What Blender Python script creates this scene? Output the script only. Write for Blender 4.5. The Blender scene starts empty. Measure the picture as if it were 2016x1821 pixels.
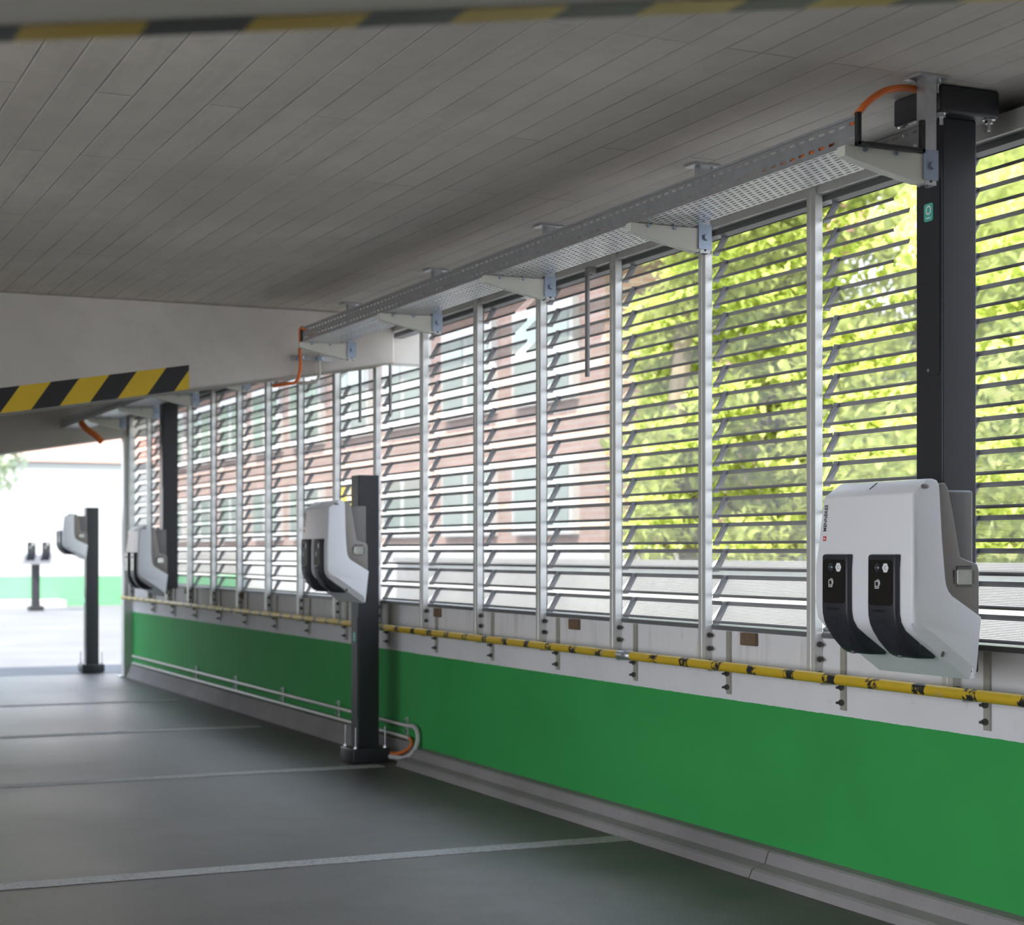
import bpy, bmesh, math, random
from mathutils import Vector, Matrix
random.seed(7)
sc = bpy.context.scene
col = sc.collection
PI = math.pi

# ------------------------------------------------------------------ materials
def new_mat(name):
    m = bpy.data.materials.new(name); m.use_nodes = True
    nt = m.node_tree
    for n in list(nt.nodes): nt.nodes.remove(n)
    out = nt.nodes.new('ShaderNodeOutputMaterial')
    b = nt.nodes.new('ShaderNodeBsdfPrincipled')
    nt.links.new(b.outputs[0], out.inputs[0])
    return m, nt, b, out

def N(nt, t, **kw):
    n = nt.nodes.new(t)
    for k, v in kw.items(): setattr(n, k, v)
    return n

def math_n(nt, op, a, b=None, clamp=False):
    n = N(nt, 'ShaderNodeMath', operation=op); n.use_clamp = clamp
    for i, x in enumerate((a, b)):
        if x is None: continue
        if isinstance(x, (int, float)): n.inputs[i].default_value = x
        else: nt.links.new(x, n.inputs[i])
    return n.outputs[0]

def mixc(nt, fac, a, b):
    n = N(nt, 'ShaderNodeMix', data_type='RGBA')
    if isinstance(fac, (int, float)): n.inputs[0].default_value = fac
    else: nt.links.new(fac, n.inputs[0])
    for i, x in ((6, a), (7, b)):
        if isinstance(x, tuple): n.inputs[i].default_value = (*x[:3], 1)
        else: nt.links.new(x, n.inputs[i])
    return n.outputs[2]

def noise(nt, vec, scale, detail=4, rough=.55):
    n = N(nt, 'ShaderNodeTexNoise'); n.inputs['Scale'].default_value = scale
    n.inputs['Detail'].default_value = detail; n.inputs['Roughness'].default_value = rough
    nt.links.new(vec, n.inputs['Vector']); return n.outputs['Fac']

def ramp(nt, fac, lo, hi):
    n = N(nt, 'ShaderNodeMapRange'); n.inputs[1].default_value = lo; n.inputs[2].default_value = hi
    nt.links.new(fac, n.inputs[0]); return n.outputs[0]

def objvec(nt, scale=None):
    tc = N(nt, 'ShaderNodeTexCoord')
    if scale is None: return tc.outputs['Object']
    mp = N(nt, 'ShaderNodeMapping'); mp.inputs['Scale'].default_value = scale
    nt.links.new(tc.outputs['Object'], mp.inputs[0]); return mp.outputs[0]

def bump(nt, b, h, strength=.3, dist=.01):
    n = N(nt, 'ShaderNodeBump'); n.inputs['Strength'].default_value = strength
    n.inputs['Distance'].default_value = dist
    nt.links.new(h, n.inputs['Height']); nt.links.new(n.outputs[0], b.inputs['Normal'])

def plain(name, c, rough=.5, metal=0., var=.06, scale=8, spec=.5):
    m, nt, b, o = new_mat(name)
    v = objvec(nt); f = noise(nt, v, scale)
    d = tuple(x * (1 - var) for x in c); e = tuple(min(1, x * (1 + var)) for x in c)
    nt.links.new(mixc(nt, f, d, e), b.inputs['Base Color'])
    b.inputs['Roughness'].default_value = rough; b.inputs['Metallic'].default_value = metal
    b.inputs['Specular IOR Level'].default_value = spec
    return m

M = {}
M['shell'] = plain('white_shell', (.82, .83, .87), .38, var=.01)
M['taupe'] = plain('taupe_plastic', (.21, .19, .175), .33, .25, var=.04)
M['backgrey'] = plain('dark_grey_plastic', (.13, .125, .12), .35, .2, var=.03)
M['socket'] = plain('black_blue_plastic', (.022, .024, .033), .42, var=.05)
M['display'] = plain('display_black', (.016, .015, .014), .16, var=.05)
M['black'] = plain('black_plastic', (.012, .012, .013), .5)
M['lens'] = plain('lens_glass', (.03, .04, .05), .04, spec=.9)
M['ink'] = plain('dark_ink', (.03, .03, .035), .5)
M['red'] = plain('red_ink', (.65, .04, .05), .5)
M['whiteink'] = plain('white_ink', (.85, .86, .88), .5, var=.01)
M['silver'] = plain('silver', (.62, .63, .66), .25, .9)
M['post'] = plain('anthracite_coating', (.031, .032, .037), .38, .1, var=.05, spec=.4)
M['teal'] = plain('teal_sticker', (.08, .45, .36), .45)
M['alu'] = plain('aluminium', (.66, .66, .64), .42, .35, var=.10, scale=5)
M['alu_dark'] = plain('weathered_aluminium', (.30, .295, .30), .45, .35, var=.12, scale=14)
M['frame_dark'] = plain('dark_frame', (.16, .16, .165), .5, .2)
M['galv'] = plain('galvanised_steel', (.50, .51, .53), .35, .75, var=.22, scale=40)
M['cream'] = plain('cream_steel', (.66, .65, .58), .45, .1, var=.05)
M['zinc_blue'] = plain('blue_zinc', (.32, .38, .47), .3, .7, var=.15, scale=60)
M['orange'] = plain('orange_cable', (.72, .17, .03), .5)
M['conduit'] = plain('grey_conduit', (.50, .48, .43), .4, var=.06)
M['flex'] = plain('flex_conduit', (.52, .52, .51), .5)
M['brown'] = plain('brown_wood', (.17, .11, .07), .8, var=.3, scale=30)
M['bolt'] = plain('dark_bolt', (.09, .085, .08), .5, .4)
M['barbeige'] = plain('beige_bar', (.40, .39, .34), .5, .2, var=.12)
M['pane'] = plain('meter_pane_reflection', (.50, .52, .47), .10, .7, var=.25, scale=90)  # light mottled colour stands in for a reflection in the window
M['bark'] = plain('bark', (.22, .18, .13), .9, var=.3, scale=12)

def concrete_mat(name, c, boards=False, stain=.14):
    m, nt, b, o = new_mat(name)
    v = objvec(nt)
    n1 = noise(nt, v, .9, 6); n2 = noise(nt, v, 9, 6, .7)
    s1 = objvec(nt, (1, .12, 1)) ; n3 = noise(nt, s1, 14, 5, .65)
    base = mixc(nt, ramp(nt, n1, .3, .7), tuple(x * (1 - stain) for x in c), tuple(x * (1 + stain) for x in c))
    base = mixc(nt, math_n(nt, 'MULTIPLY', ramp(nt, n2, .45, .75), .35), base, tuple(x * .78 for x in c))
    h = math_n(nt, 'MULTIPLY', n2, .3)
    if boards:
        base = mixc(nt, math_n(nt, 'MULTIPLY', ramp(nt, n3, .5, .8), .5), base, tuple(x * .72 for x in c))
        sp = N(nt, 'ShaderNodeSeparateXYZ'); nt.links.new(v, sp.inputs[0])
        cb = N(nt, 'ShaderNodeCombineXYZ')
        nt.links.new(sp.outputs['Y'], cb.inputs[0]); nt.links.new(sp.outputs['X'], cb.inputs[1])
        br = N(nt, 'ShaderNodeTexBrick'); nt.links.new(cb.outputs[0], br.inputs[0])
        br.inputs['Scale'].default_value = 1.0; br.inputs['Brick Width'].default_value = 2.1
        br.inputs['Row Height'].default_value = .118; br.inputs['Mortar Size'].default_value = .005
        br.inputs['Mortar Smooth'].default_value = .6; br.offset = .42; br.offset_frequency = 3
        br.inputs['Color1'].default_value = (.35, .35, .35, 1); br.inputs['Color2'].default_value = (.75, .75, .75, 1)
        br.inputs['Mortar'].default_value = (.3, .3, .3, 1)
        gap = math_n(nt, 'MULTIPLY', br.outputs['Fac'], ramp(nt, noise(nt, v, 1.3, 3), .38, .62))
        base = mixc(nt, math_n(nt, 'MULTIPLY', gap, .55), base, tuple(x * .35 for x in c))
        tone = N(nt, 'ShaderNodeMix', data_type='RGBA', blend_type='MULTIPLY')
        tone.inputs[0].default_value = .20
        nt.links.new(base, tone.inputs[6]); nt.links.new(br.outputs['Color'], tone.inputs[7])
        base = tone.outputs[2]
        hh = N(nt, 'ShaderNodeSeparateColor'); nt.links.new(br.outputs['Color'], hh.inputs[0])
        h = math_n(nt, 'ADD', h, math_n(nt, 'MULTIPLY', hh.outputs[0], 1.5))
        h = math_n(nt, 'SUBTRACT', h, math_n(nt, 'MULTIPLY', gap, 1.2))
    nt.links.new(base, b.inputs['Base Color']); b.inputs['Roughness'].default_value = .85
    bump(nt, b, h, .5, .006)
    return m
M['ceiling'] = concrete_mat('board_marked_concrete', (.63, .58, .53), True)
M['beam'] = concrete_mat('beam_concrete', (.54, .505, .47))
M['kerb'] = concrete_mat('kerb_concrete', (.27, .25, .25), stain=.25)
M['pavement'] = concrete_mat('pale_pavement', (.58, .57, .55)); M['deck'] = concrete_mat('open_deck', (.15, .15, .155))
M['yardwall'] = concrete_mat('yard_wall', (.40, .395, .38))

# asphalt
m, nt, b, o = new_mat('asphalt'); M['asphalt'] = m
v = objvec(nt)
n1 = noise(nt, v, .55, 5, .5); n2 = noise(nt, v, 120, 3, .8); n3 = noise(nt, v, 3.2, 6, .6)
base = mixc(nt, ramp(nt, n1, .40, .64), (.054, .046, .041), (.152, .137, .124))
base = mixc(nt, math_n(nt, 'MULTIPLY', ramp(nt, n3, .45, .8), .6), base, (.050, .044, .040))
base = mixc(nt, math_n(nt, 'MULTIPLY', ramp(nt, n2, .5, .75), .35), base, (.24, .235, .225))
nt.links.new(base, b.inputs['Base Color'])
nt.links.new(ramp(nt, n1, -.6, 2.2), b.inputs['Roughness'])
b.inputs['Specular IOR Level'].default_value = .45
bump(nt, b, n2, .5, .006)

# worn floor paint
m, nt, b, o = new_mat('floor_line_paint'); M['line'] = m
v = objvec(nt); n1 = noise(nt, v, 60, 4, .7); n2 = noise(nt, v, 4, 3)
w = math_n(nt, 'MULTIPLY', ramp(nt, n1, .42, .6), ramp(nt, n2, .2, .7))
nt.links.new(mixc(nt, w, (.46, .455, .44), (.22, .215, .21)), b.inputs['Base Color']); b.inputs['Roughness'].default_value = .7

# two-tone painted parapet
def parapet_mat(name, axis_z, white, green):
    m, nt, b, o = new_mat(name)
    v = objvec(nt); sp = N(nt, 'ShaderNodeSeparateXYZ'); nt.links.new(v, sp.inputs[0])
    wob = math_n(nt, 'MULTIPLY', noise(nt, v, 25, 3), .006)
    z = math_n(nt, 'ADD', sp.outputs['Z'], wob)
    n1 = noise(nt, v, 1.6, 5); n2 = noise(nt, v, 22, 5, .7)
    wcol = mixc(nt, math_n(nt, 'MULTIPLY', ramp(nt, n1, .42, .75), .45), white, tuple(x * .80 for x in white))
    wcol = mixc(nt, math_n(nt, 'MULTIPLY', ramp(nt, n2, .62, .72), .35), wcol, tuple(x * .62 for x in white))
    sv = objvec(nt, (1, 6, .8)); drip = math_n(nt, 'MULTIPLY', ramp(nt, noise(nt, sv, 2.2, 4), .55, .75), ramp(nt, sp.outputs['Z'], .70, .95))
    wcol = mixc(nt, math_n(nt, 'MULTIPLY', drip, .55), wcol, (.34, .31, .25))
    gcol = mixc(nt, ramp(nt, n1, .3, .7), tuple(x * .93 for x in green), tuple(x * 1.06 for x in green))
    gcol = mixc(nt, math_n(nt, 'MULTIPLY', ramp(nt, noise(nt, v, 5, 6, .75), .71, .73), .6), gcol, (.25, .45, .25))
    nt.links.new(mixc(nt, math_n(nt, 'LESS_THAN', z, axis_z), wcol, gcol), b.inputs['Base Color'])
    b.inputs['Roughness'].default_value = .75; b.inputs['Specular IOR Level'].default_value = .2
    bump(nt, b, n2, .12, .004)
    return m
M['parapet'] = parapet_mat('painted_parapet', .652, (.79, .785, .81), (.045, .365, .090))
M['parapet_far'] = parapet_mat('parapet_sun_washed', .80, (.52, .52, .50), (.16, .42, .22))  # green paled so the colour carries overexposed sunlight haze

# stripes
def stripe_mat(name, axis, pitch, duty, shear=0., wear=.0, phase=0.):
    m, nt, b, o = new_mat(name)
    v = objvec(nt); sp = N(nt, 'ShaderNodeSeparateXYZ'); nt.links.new(v, sp.inputs[0])
    t = sp.outputs[axis]
    if shear: t = math_n(nt, 'SUBTRACT', t, math_n(nt, 'MULTIPLY', sp.outputs['Z'], shear))
    n1 = noise(nt, v, 38, 4, .7)
    if wear: t = math_n(nt, 'ADD', t, math_n(nt, 'MULTIPLY', math_n(nt, 'SUBTRACT', noise(nt, v, 14, 3), .5), .03))
    f = math_n(nt, 'FRACT', math_n(nt, 'DIVIDE', math_n(nt, 'ADD', t, 100 * pitch - phase), pitch))
    blk = math_n(nt, 'LESS_THAN', f, duty)
    if wear: blk = math_n(nt, 'MULTIPLY', blk, ramp(nt, n1, .56, .5))
    yel = mixc(nt, n1, (.58, .38, .015), (.68, .47, .03))
    c = mixc(nt, blk, yel, (.018, .018, .020))
    if wear: c = mixc(nt, math_n(nt, 'MULTIPLY', ramp(nt, noise(nt, v, 11, 6, .75), .60, .66), .7), c, (.36, .34, .30))
    nt.links.new(c, b.inputs['Base Color']); b.inputs['Roughness'].default_value = .42
    return m
M['rail'] = stripe_mat('striped_rail_paint', 'Y', .255, .26, wear=1)
M['tape'] = stripe_mat('hazard_tape_paint', 'X', .285, .48, shear=.69, phase=.207)
M['tape_over'] = stripe_mat('hazard_tape_paint_overhead', 'X', .265, .47, phase=.19)

# perforated sheets (UV in metres)
def perf_mat(name, c, pitch, rad, shape='round', rough=.45, metal=.4):
    m, nt, b, o = new_mat(name)
    uv = N(nt, 'ShaderNodeUVMap'); sp = N(nt, 'ShaderNodeSeparateXYZ'); nt.links.new(uv.outputs[0], sp.inputs[0])
    px, py = pitch
    row = math_n(nt, 'FLOOR', math_n(nt, 'DIVIDE', sp.outputs[1], py))
    off = math_n(nt, 'MULTIPLY', math_n(nt, 'FRACT', math_n(nt, 'MULTIPLY', row, .5)), 1.0) if shape == 'slot_stagger' else 0.
    fx = math_n(nt, 'SUBTRACT', math_n(nt, 'FRACT', math_n(nt, 'ADD', math_n(nt, 'DIVIDE', sp.outputs[0], px), off)), .5)
    fy = math_n(nt, 'SUBTRACT', math_n(nt, 'FRACT', math_n(nt, 'DIVIDE', sp.outputs[1], py)), .5)
    ax = math_n(nt, 'ABSOLUTE', fx); ay = math_n(nt, 'ABSOLUTE', fy)
    if shape == 'round':
        r2 = math_n(nt, 'ADD', math_n(nt, 'MULTIPLY', fx, fx), math_n(nt, 'MULTIPLY', fy, fy))
        hole = math_n(nt, 'LESS_THAN', r2, rad * rad)
    else:
        hole = math_n(nt, 'MULTIPLY', math_n(nt, 'LESS_THAN', ax, rad[0]), math_n(nt, 'LESS_THAN', ay, rad[1]))
    v = objvec(nt); n1 = noise(nt, v, 18, 4)
    nt.links.new(mixc(nt, n1, tuple(x * .8 for x in c), tuple(x * 1.2 for x in c)), b.inputs['Base Color'])
    b.inputs['Roughness'].default_value = rough; b.inputs['Metallic'].default_value = metal
    tr = N(nt, 'ShaderNodeBsdfTransparent'); mx = N(nt, 'ShaderNodeMixShader')
    nt.links.new(hole, mx.inputs[0]); nt.links.new(b.outputs[0], mx.inputs[1]); nt.links.new(tr.outputs[0], mx.inputs[2])
    nt.links.new(mx.outputs[0], o.inputs[0])
    return m
M['perf'] = perf_mat('perforated_aluminium', (.30, .29, .28), (.0072, .0072), .375, metal=.2)
M['tray_side'] = perf_mat('tray_side_slots', (.42, .43, .45), (.052, .041), (.27, .11), 'slot', .35, .7)
M['tray_bottom'] = perf_mat('tray_bottom_slots', (.55, .56, .58), (.042, .022), (.30, .17), 'slot_stagger', .3, .7)

# foliage
def leaf_mat(name, c, t):
    m, nt, b, o = new_mat(name)
    g = N(nt, 'ShaderNodeNewGeometry'); f = g.outputs['Random Per Island']
    cc = mixc(nt, f, tuple(x * .6 for x in c), tuple(min(1, x * 1.35) for x in c))
    tt = mixc(nt, f, tuple(x * .7 for x in t), tuple(min(1, x * 1.25) for x in t))
    nt.nodes.remove(b)
    d = N(nt, 'ShaderNodeBsdfDiffuse'); tr = N(nt, 'ShaderNodeBsdfTranslucent'); ad = N(nt, 'ShaderNodeMixShader')
    nt.links.new(cc, d.inputs[0]); nt.links.new(tt, tr.inputs[0]); ad.inputs[0].default_value = .45
    nt.links.new(d.outputs[0], ad.inputs[1]); nt.links.new(tr.outputs[0], ad.inputs[2]); nt.links.new(ad.outputs[0], o.inputs[0])
    return m
M['leaf'] = leaf_mat('overbright_leaves', (.60, .68, .24), (.80, .88, .32))  # leaf colours raised artificially, strong outdoor light put into them
M['leaf2'] = leaf_mat('haze_leaves', (.66, .72, .56), (.6, .68, .5))  # washed-out leaf colour imitates haze and overexposure

# brick
m, nt, b, o = new_mat('pink_brick'); M['brick'] = m
v = objvec(nt); sp = N(nt, 'ShaderNodeSeparateXYZ'); nt.links.new(v, sp.inputs[0])
cb = N(nt, 'ShaderNodeCombineXYZ'); nt.links.new(math_n(nt, 'ADD', sp.outputs['X'], sp.outputs['Y']), cb.inputs[0]); nt.links.new(sp.outputs['Z'], cb.inputs[1])
br = N(nt, 'ShaderNodeTexBrick'); nt.links.new(cb.outputs[0], br.inputs[0])
br.inputs['Scale'].default_value = 1; br.inputs['Brick Width'].default_value = .25; br.inputs['Row Height'].default_value = .075; br.inputs['Mortar Size'].default_value = .008
br.inputs['Color1'].default_value = (.40, .25, .205, 1); br.inputs['Color2'].default_value = (.47, .31, .255, 1); br.inputs['Mortar'].default_value = (.44, .40, .37, 1)
nt.links.new(br.outputs[0], b.inputs['Base Color']); b.inputs['Roughness'].default_value = .9
M['plaster'] = plain('white_plaster', (.62, .615, .60), .9, var=.05, scale=2)
M['palewall'] = plain('pale_render', (.46, .47, .45), .9, var=.03, scale=1)
M['roof'] = plain('clay_roof', (.52, .27, .20), .85, var=.12, scale=6)
M['winglass'] = plain('window_glass', (.26, .32, .28), .12, var=.35, scale=1.2, spec=.8)
M['yellow'] = plain('yellow_panel', (.75, .55, .05), .6)

# ------------------------------------------------------------------ mesh helpers
def box(bm, x0, x1, y0, y1, z0, z1, bev=0., seg=2, mi=0):
    r = bmesh.ops.create_cube(bm, size=1.0)
    vs = r['verts']
    for v in vs:
        v.co.x = x0 + (v.co.x + .5) * (x1 - x0); v.co.y = y0 + (v.co.y + .5) * (y1 - y0); v.co.z = z0 + (v.co.z + .5) * (z1 - z0)
    fs = set(f for v in vs for f in v.link_faces)
    for f in fs: f.material_index = mi
    if bev > 0:
        es = list(set(e for v in vs for e in v.link_edges))
        bmesh.ops.bevel(bm, geom=es, offset=bev, segments=seg, affect='EDGES', profile=.5)
    return vs

def prism(bm, pts, a0, a1, axis='Y', mi=0):
    """closed polygon pts (two coords) pushed along axis"""
    def mk(p, a):
        return {'Y': (p[0], a, p[1]), 'X': (a, p[0], p[1]), 'Z': (p[0], p[1], a)}[axis]
    A = [bm.verts.new(mk(p, a0)) for p in pts]; B = [bm.verts.new(mk(p, a1)) for p in pts]
    n = len(pts); fs = [bm.faces.new(A), bm.faces.new(B[::-1])]
    for i in range(n): fs.append(bm.faces.new((A[i], B[i], B[(i + 1) % n], A[(i + 1) % n])))
    for f in fs: f.material_index = mi
    bmesh.ops.recalc_face_normals(bm, faces=fs)
    return fs

def tube(bm, path, r, seg=10, cap=True):
    pts = [Vector(p) for p in path]; rings = []
    up = None
    for i, p in enumerate(pts):
        t = (pts[min(i + 1, len(pts) - 1)] - pts[max(i - 1, 0)]).normalized()
        if up is None: up = t.orthogonal().normalized()
        up = (up - t * up.dot(t)).normalized(); bi = t.cross(up)
        rings.append([bm.verts.new(p + (up * math.cos(a) + bi * math.sin(a)) * r) for a in [2 * PI * k / seg for k in range(seg)]])
    fs = []
    for i in range(len(rings) - 1):
        for k in range(seg):
            fs.append(bm.faces.new((rings[i][k], rings[i][(k + 1) % seg], rings[i + 1][(k + 1) % seg], rings[i + 1][k])))
    if cap: fs += [bm.faces.new(rings[0][::-1]), bm.faces.new(rings[-1])]
    for f in fs: f.smooth = True
    return fs

def spline(ctrl, n=8):
    P = [Vector(c) for c in ctrl]; P = [P[0] * 2 - P[1]] + P + [P[-1] * 2 - P[-2]]; out = []
    for i in range(1, len(P) - 2):
        for k in range(n):
            t = k / n; a, b, c, d = P[i - 1], P[i], P[i + 1], P[i + 2]
            out.append(.5 * ((2 * b) + (c - a) * t + (2 * a - 5 * b + 4 * c - d) * t * t + (3 * b - a - 3 * c + d) * t ** 3))
    out.append(P[-2]); return out

def cyl(bm, p, axis, r, l, seg=16, r2=None):
    d = {'X': Vector((1, 0, 0)), 'Y': Vector((0, 1, 0)), 'Z': Vector((0, 0, 1))}[axis]
    q = d.to_track_quat('Z', 'Y')
    return bmesh.ops.create_cone(bm, cap_ends=True, segments=seg, radius1=r, radius2=r if r2 is None else r2, depth=l,
                                 matrix=Matrix.Translation(Vector(p)) @ q.to_matrix().to_4x4())['verts']

def loft(bm, prof, w, steps=4, linear=()):
    """prof: list of (x, z, halfwidth, edge_round, nx, nz) closed; mirrored in y"""
    n = len(prof); ring = []
    seq = [k / steps for k in range(steps + 1)]
    def station(t, s):
        vs = []
        for i, (x, z, hw, b, nx, nz) in enumerate(prof):
            if i in linear: ins = b * (1 - t); dy = b * t
            else: ins = b * (1 - math.sin(t * PI / 2)); dy = b * (1 - math.cos(t * PI / 2))
            vs.append(bm.verts.new((x + nx * ins, s * (hw - dy), z + nz * ins)))
        return vs
    for t in seq: ring.append(station(t, -1))
    for t in reversed(seq): ring.append(station(t, 1))
    fs = []
    for a, c in zip(ring[:-1], ring[1:]):
        for i in range(n): fs.append(bm.faces.new((a[i], a[(i + 1) % n], c[(i + 1) % n], c[i])))
    fs.append(bm.faces.new(ring[0][::-1])); fs.append(bm.faces.new(ring[-1]))
    bmesh.ops.recalc_face_normals(bm, faces=fs)
    return fs

def finish(name, bm, mats, smooth=False, angle=35, uv=None):
    me = bpy.data.meshes.new(name)
    if smooth:
        for f in bm.faces: f.smooth = True
        for e in bm.edges:
            if len(e.link_faces) == 2 and e.calc_face_angle(0) > math.radians(angle): e.smooth = False
    bm.to_mesh(me); bm.free()
    for m in (mats if isinstance(mats, (list, tuple)) else [mats]): me.materials.append(m)
    return me

def obj(name, bm, mats, parent=None, smooth=False, world=False, angle=35):
    if world and parent is not None:
        bmesh.ops.translate(bm, verts=bm.verts[:], vec=-parent.location)
    me = finish(name, bm, mats, smooth, angle)
    o = bpy.data.objects.new(name, me); col.objects.link(o)
    if parent is not None: o.parent = parent
    return o

def tag(o, label=None, cat=None, group=None, kind=None):
    if label: o['label'] = label
    if cat: o['category'] = cat
    if group: o['group'] = group
    if kind: o['kind'] = kind
    return o

def thing(name, label, cat, loc=(0, 0, 0), group=None):
    o = bpy.data.objects.new(name, None); o.empty_display_size = .1; col.objects.link(o); o.location = loc
    return tag(o, label, cat, group)

def struct(name, bm, mats, label=None, smooth=False):
    o = obj(name, bm, mats, smooth=smooth); o['kind'] = 'structure'
    if label: tag(o, label, 'structure')
    return o

def solo(name, bm, mats, label, cat, loc, group=None, smooth=False):
    bmesh.ops.translate(bm, verts=bm.verts[:], vec=-Vector(loc))
    o = obj(name, bm, mats, smooth=smooth); o.location = loc
    return tag(o, label, cat, group)

def dup(o, parent=None, loc=None, skip=()):
    c = o.copy(); col.objects.link(c)
    if parent is not None: c.parent = parent
    if loc is not None: c.location = loc
    for ch in list(o.children):
        if ch.name.split('.')[0] in skip: continue
        dup(ch, c, skip=skip)
    return c

def text_bm(s, size, depth, M4, xs=1.0, off=0.):
    cu = bpy.data.curves.new('t', 'FONT'); cu.body = s; cu.size = size; cu.extrude = depth / 2
    cu.offset = off; cu.align_x = 'CENTER'; cu.align_y = 'CENTER'; cu.resolution_u = 4
    to = bpy.data.objects.new('t', cu); col.objects.link(to)
    bpy.context.view_layer.update()
    me = bpy.data.meshes.new_from_object(to.evaluated_get(bpy.context.evaluated_depsgraph_get()))
    bpy.data.objects.remove(to); bpy.data.curves.remove(cu)
    bm = bmesh.new(); bm.from_mesh(me); bpy.data.meshes.remove(me)
    bmesh.ops.scale(bm, vec=(xs, 1, 1), verts=bm.verts[:])
    bmesh.ops.transform(bm, matrix=M4, verts=bm.verts[:])
    return bm
def frame_m(right, up, at):
    r = Vector(right).normalized(); u = Vector(up).normalized(); n = r.cross(u)
    return Matrix(((r.x, u.x, n.x, at[0]), (r.y, u.y, n.y, at[1]), (r.z, u.z, n.z, at[2]), (0, 0, 0, 1)))

ORD = ['zeroth', 'first', 'second', 'third', 'fourth', 'fifth', 'sixth', 'seventh', 'eighth', 'ninth', 'tenth', 'eleventh', 'twelfth', 'thirteenth', 'fourteenth', 'fifteenth', 'sixteenth', 'seventeenth', 'eighteenth']

# ------------------------------------------------------------------ the garage shell
ZC = 2.677
Y_END = 17.6
bm = bmesh.new(); box(bm, -3.3, 3.69, -4.2, 17.75, -.2, 0)
struct('floor', bm, M['asphalt'])
bm = bmesh.new(); box(bm, -3.3, 4.0, -4.2, Y_END, ZC, ZC + .3)
struct('ceiling', bm, M['ceiling'])
# parapet under the louvres, in two lengths with a joint between
bm = bmesh.new(); box(bm, 3.715, 3.95, -6, 9.462, -.2, .928); box(bm, 3.722, 3.95, 9.470, 17.15, -.2, .928); box(bm, 3.715, 3.95, -4.2, 3.76, .926, ZC)  # last box: unseen solid wall added to keep light off the charger side
struct('wall_right', bm, M['parapet'])
bm = bmesh.new()
box(bm, -3.3, -3.0, 7.5, Y_END, 0, ZC)
struct('wall_left', bm, M['beam'])
bm = bmesh.new(); box(bm, -3.3, 3.95, -4.2, -4.0, -.02, ZC)  # unseen wall added behind the camera to block light from there
struct('wall_front_light_block', bm, M['beam'])
bm = bmesh.new(); box(bm, -2.99, 1.2, 17.2, 17.5, 0, 1.72)  # unseen partial wall added to cut light from the open end
struct('wall_end_light_block', bm, M['beam'])
# kerb at the foot of the wall
bm = bmesh.new()
prism(bm, [(3.7149, 0), (3.7149, .104), (3.672, .100), (3.662, .094), (3.648, .050), (3.600, .038), (3.588, .030), (3.575, 0)], -6, 5.62)
prism(bm, [(3.7149, 0), (3.7149, .104), (3.672, .100), (3.662, .094), (3.648, .050), (3.600, .038), (3.588, .030), (3.575, 0)], 5.628, 9.42)
prism(bm, [(3.7215, 0), (3.7215, .125), (3.700, .125), (3.680, .05), (3.655, 0)], 9.46, 17.15)
struct('baseboard_right', bm, M['kerb'])
# haunched beams
M['beam_lit'] = concrete_mat('lit_beam_concrete', (.78, .75, .71))  # lighter copy of the beam concrete, replacing light missing on the underside
def beam(y0, y1, name, mt='beam'):
    bm = bmesh.new()
    prism(bm, [(3.70, ZC - .002), (3.70, 2.388), (-.3, 1.7268), (-2.99, 1.7268), (-2.99, ZC - .002)], y0, y1)
    bmesh.ops.bevel(bm, geom=[e for e in bm.edges], offset=.008, segments=1, affect='EDGES')
    box(bm, 3.68, 3.99, y0 + .12, y1 - .12, 2.40, ZC - .002)
    return struct(name, bm, M[mt])
beam(1.62, 2.00, 'trim_1', 'beam_lit'); beam(9.775, 10.17, 'trim_2'); beam(17.16, 17.55, 'trim_3')
def zb(x): return 2.388 - .1653 * (3.70 - x)

# hazard tape strips on beams (thin sticker mesh with diagonal stripes)
def tape_on(yface, x0, x1, label, face_sign, wrap=0., mt='tape'):
    bm = bmesh.new(); n = 12
    h = .137; e = .0022
    def strip(a, b):
        fs = []
        for i in range(n): fs.append(bm.faces.new((a[i], a[i + 1], b[i + 1], b[i])))
        return fs
    xs = [x0 + (x1 - x0) * i / n for i in range(n + 1)]
    yo = yface + face_sign * e
    top = [bm.verts.new((x, yo, zb(x) + h)) for x in xs]; low = [bm.verts.new((x, yo, zb(x) - e)) for x in xs]
    strip(top, low)
    if wrap:
        und = [bm.verts.new((x, yface - face_sign * (wrap if not callable(wrap) else wrap(x)), zb(x) - e)) for x in xs]
        strip(low, und)
    bmesh.ops.recalc_face_normals(bm, faces=bm.faces[:])
    return solo('hazard_tape', bm, M[mt], label, 'hazard tape', (x0, yface, zb(x0)))
tape_on(9.775, -.28, 2.444, 'sharp yellow and black hazard tape on the beam above the middle post', -1, wrap=lambda x: .085 if 1.95 < x < 2.35 else .012)
t = tape_on(2.00, -.28, 3.3, 'blurred yellow and black tape wrapped under the edge of the overhead beam', 1, wrap=.062, mt='tape_over')

# floor lines
for i, yl in enumerate((6.63, 9.46, 11.95, 14.35)):
    bm = bmesh.new(); box(bm, -1.4, 3.60 - (.1 if i else 0), yl - .062, yl + .062, .0005, .003)
    o = solo('parking_line', bm, M['line'], f'worn white parking bay line painted on the asphalt, {ORD[i+1]} counting away from the camera', 'parking line', (0, yl, 0), 'parking bay lines')
    o['kind'] = 'structure'

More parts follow.
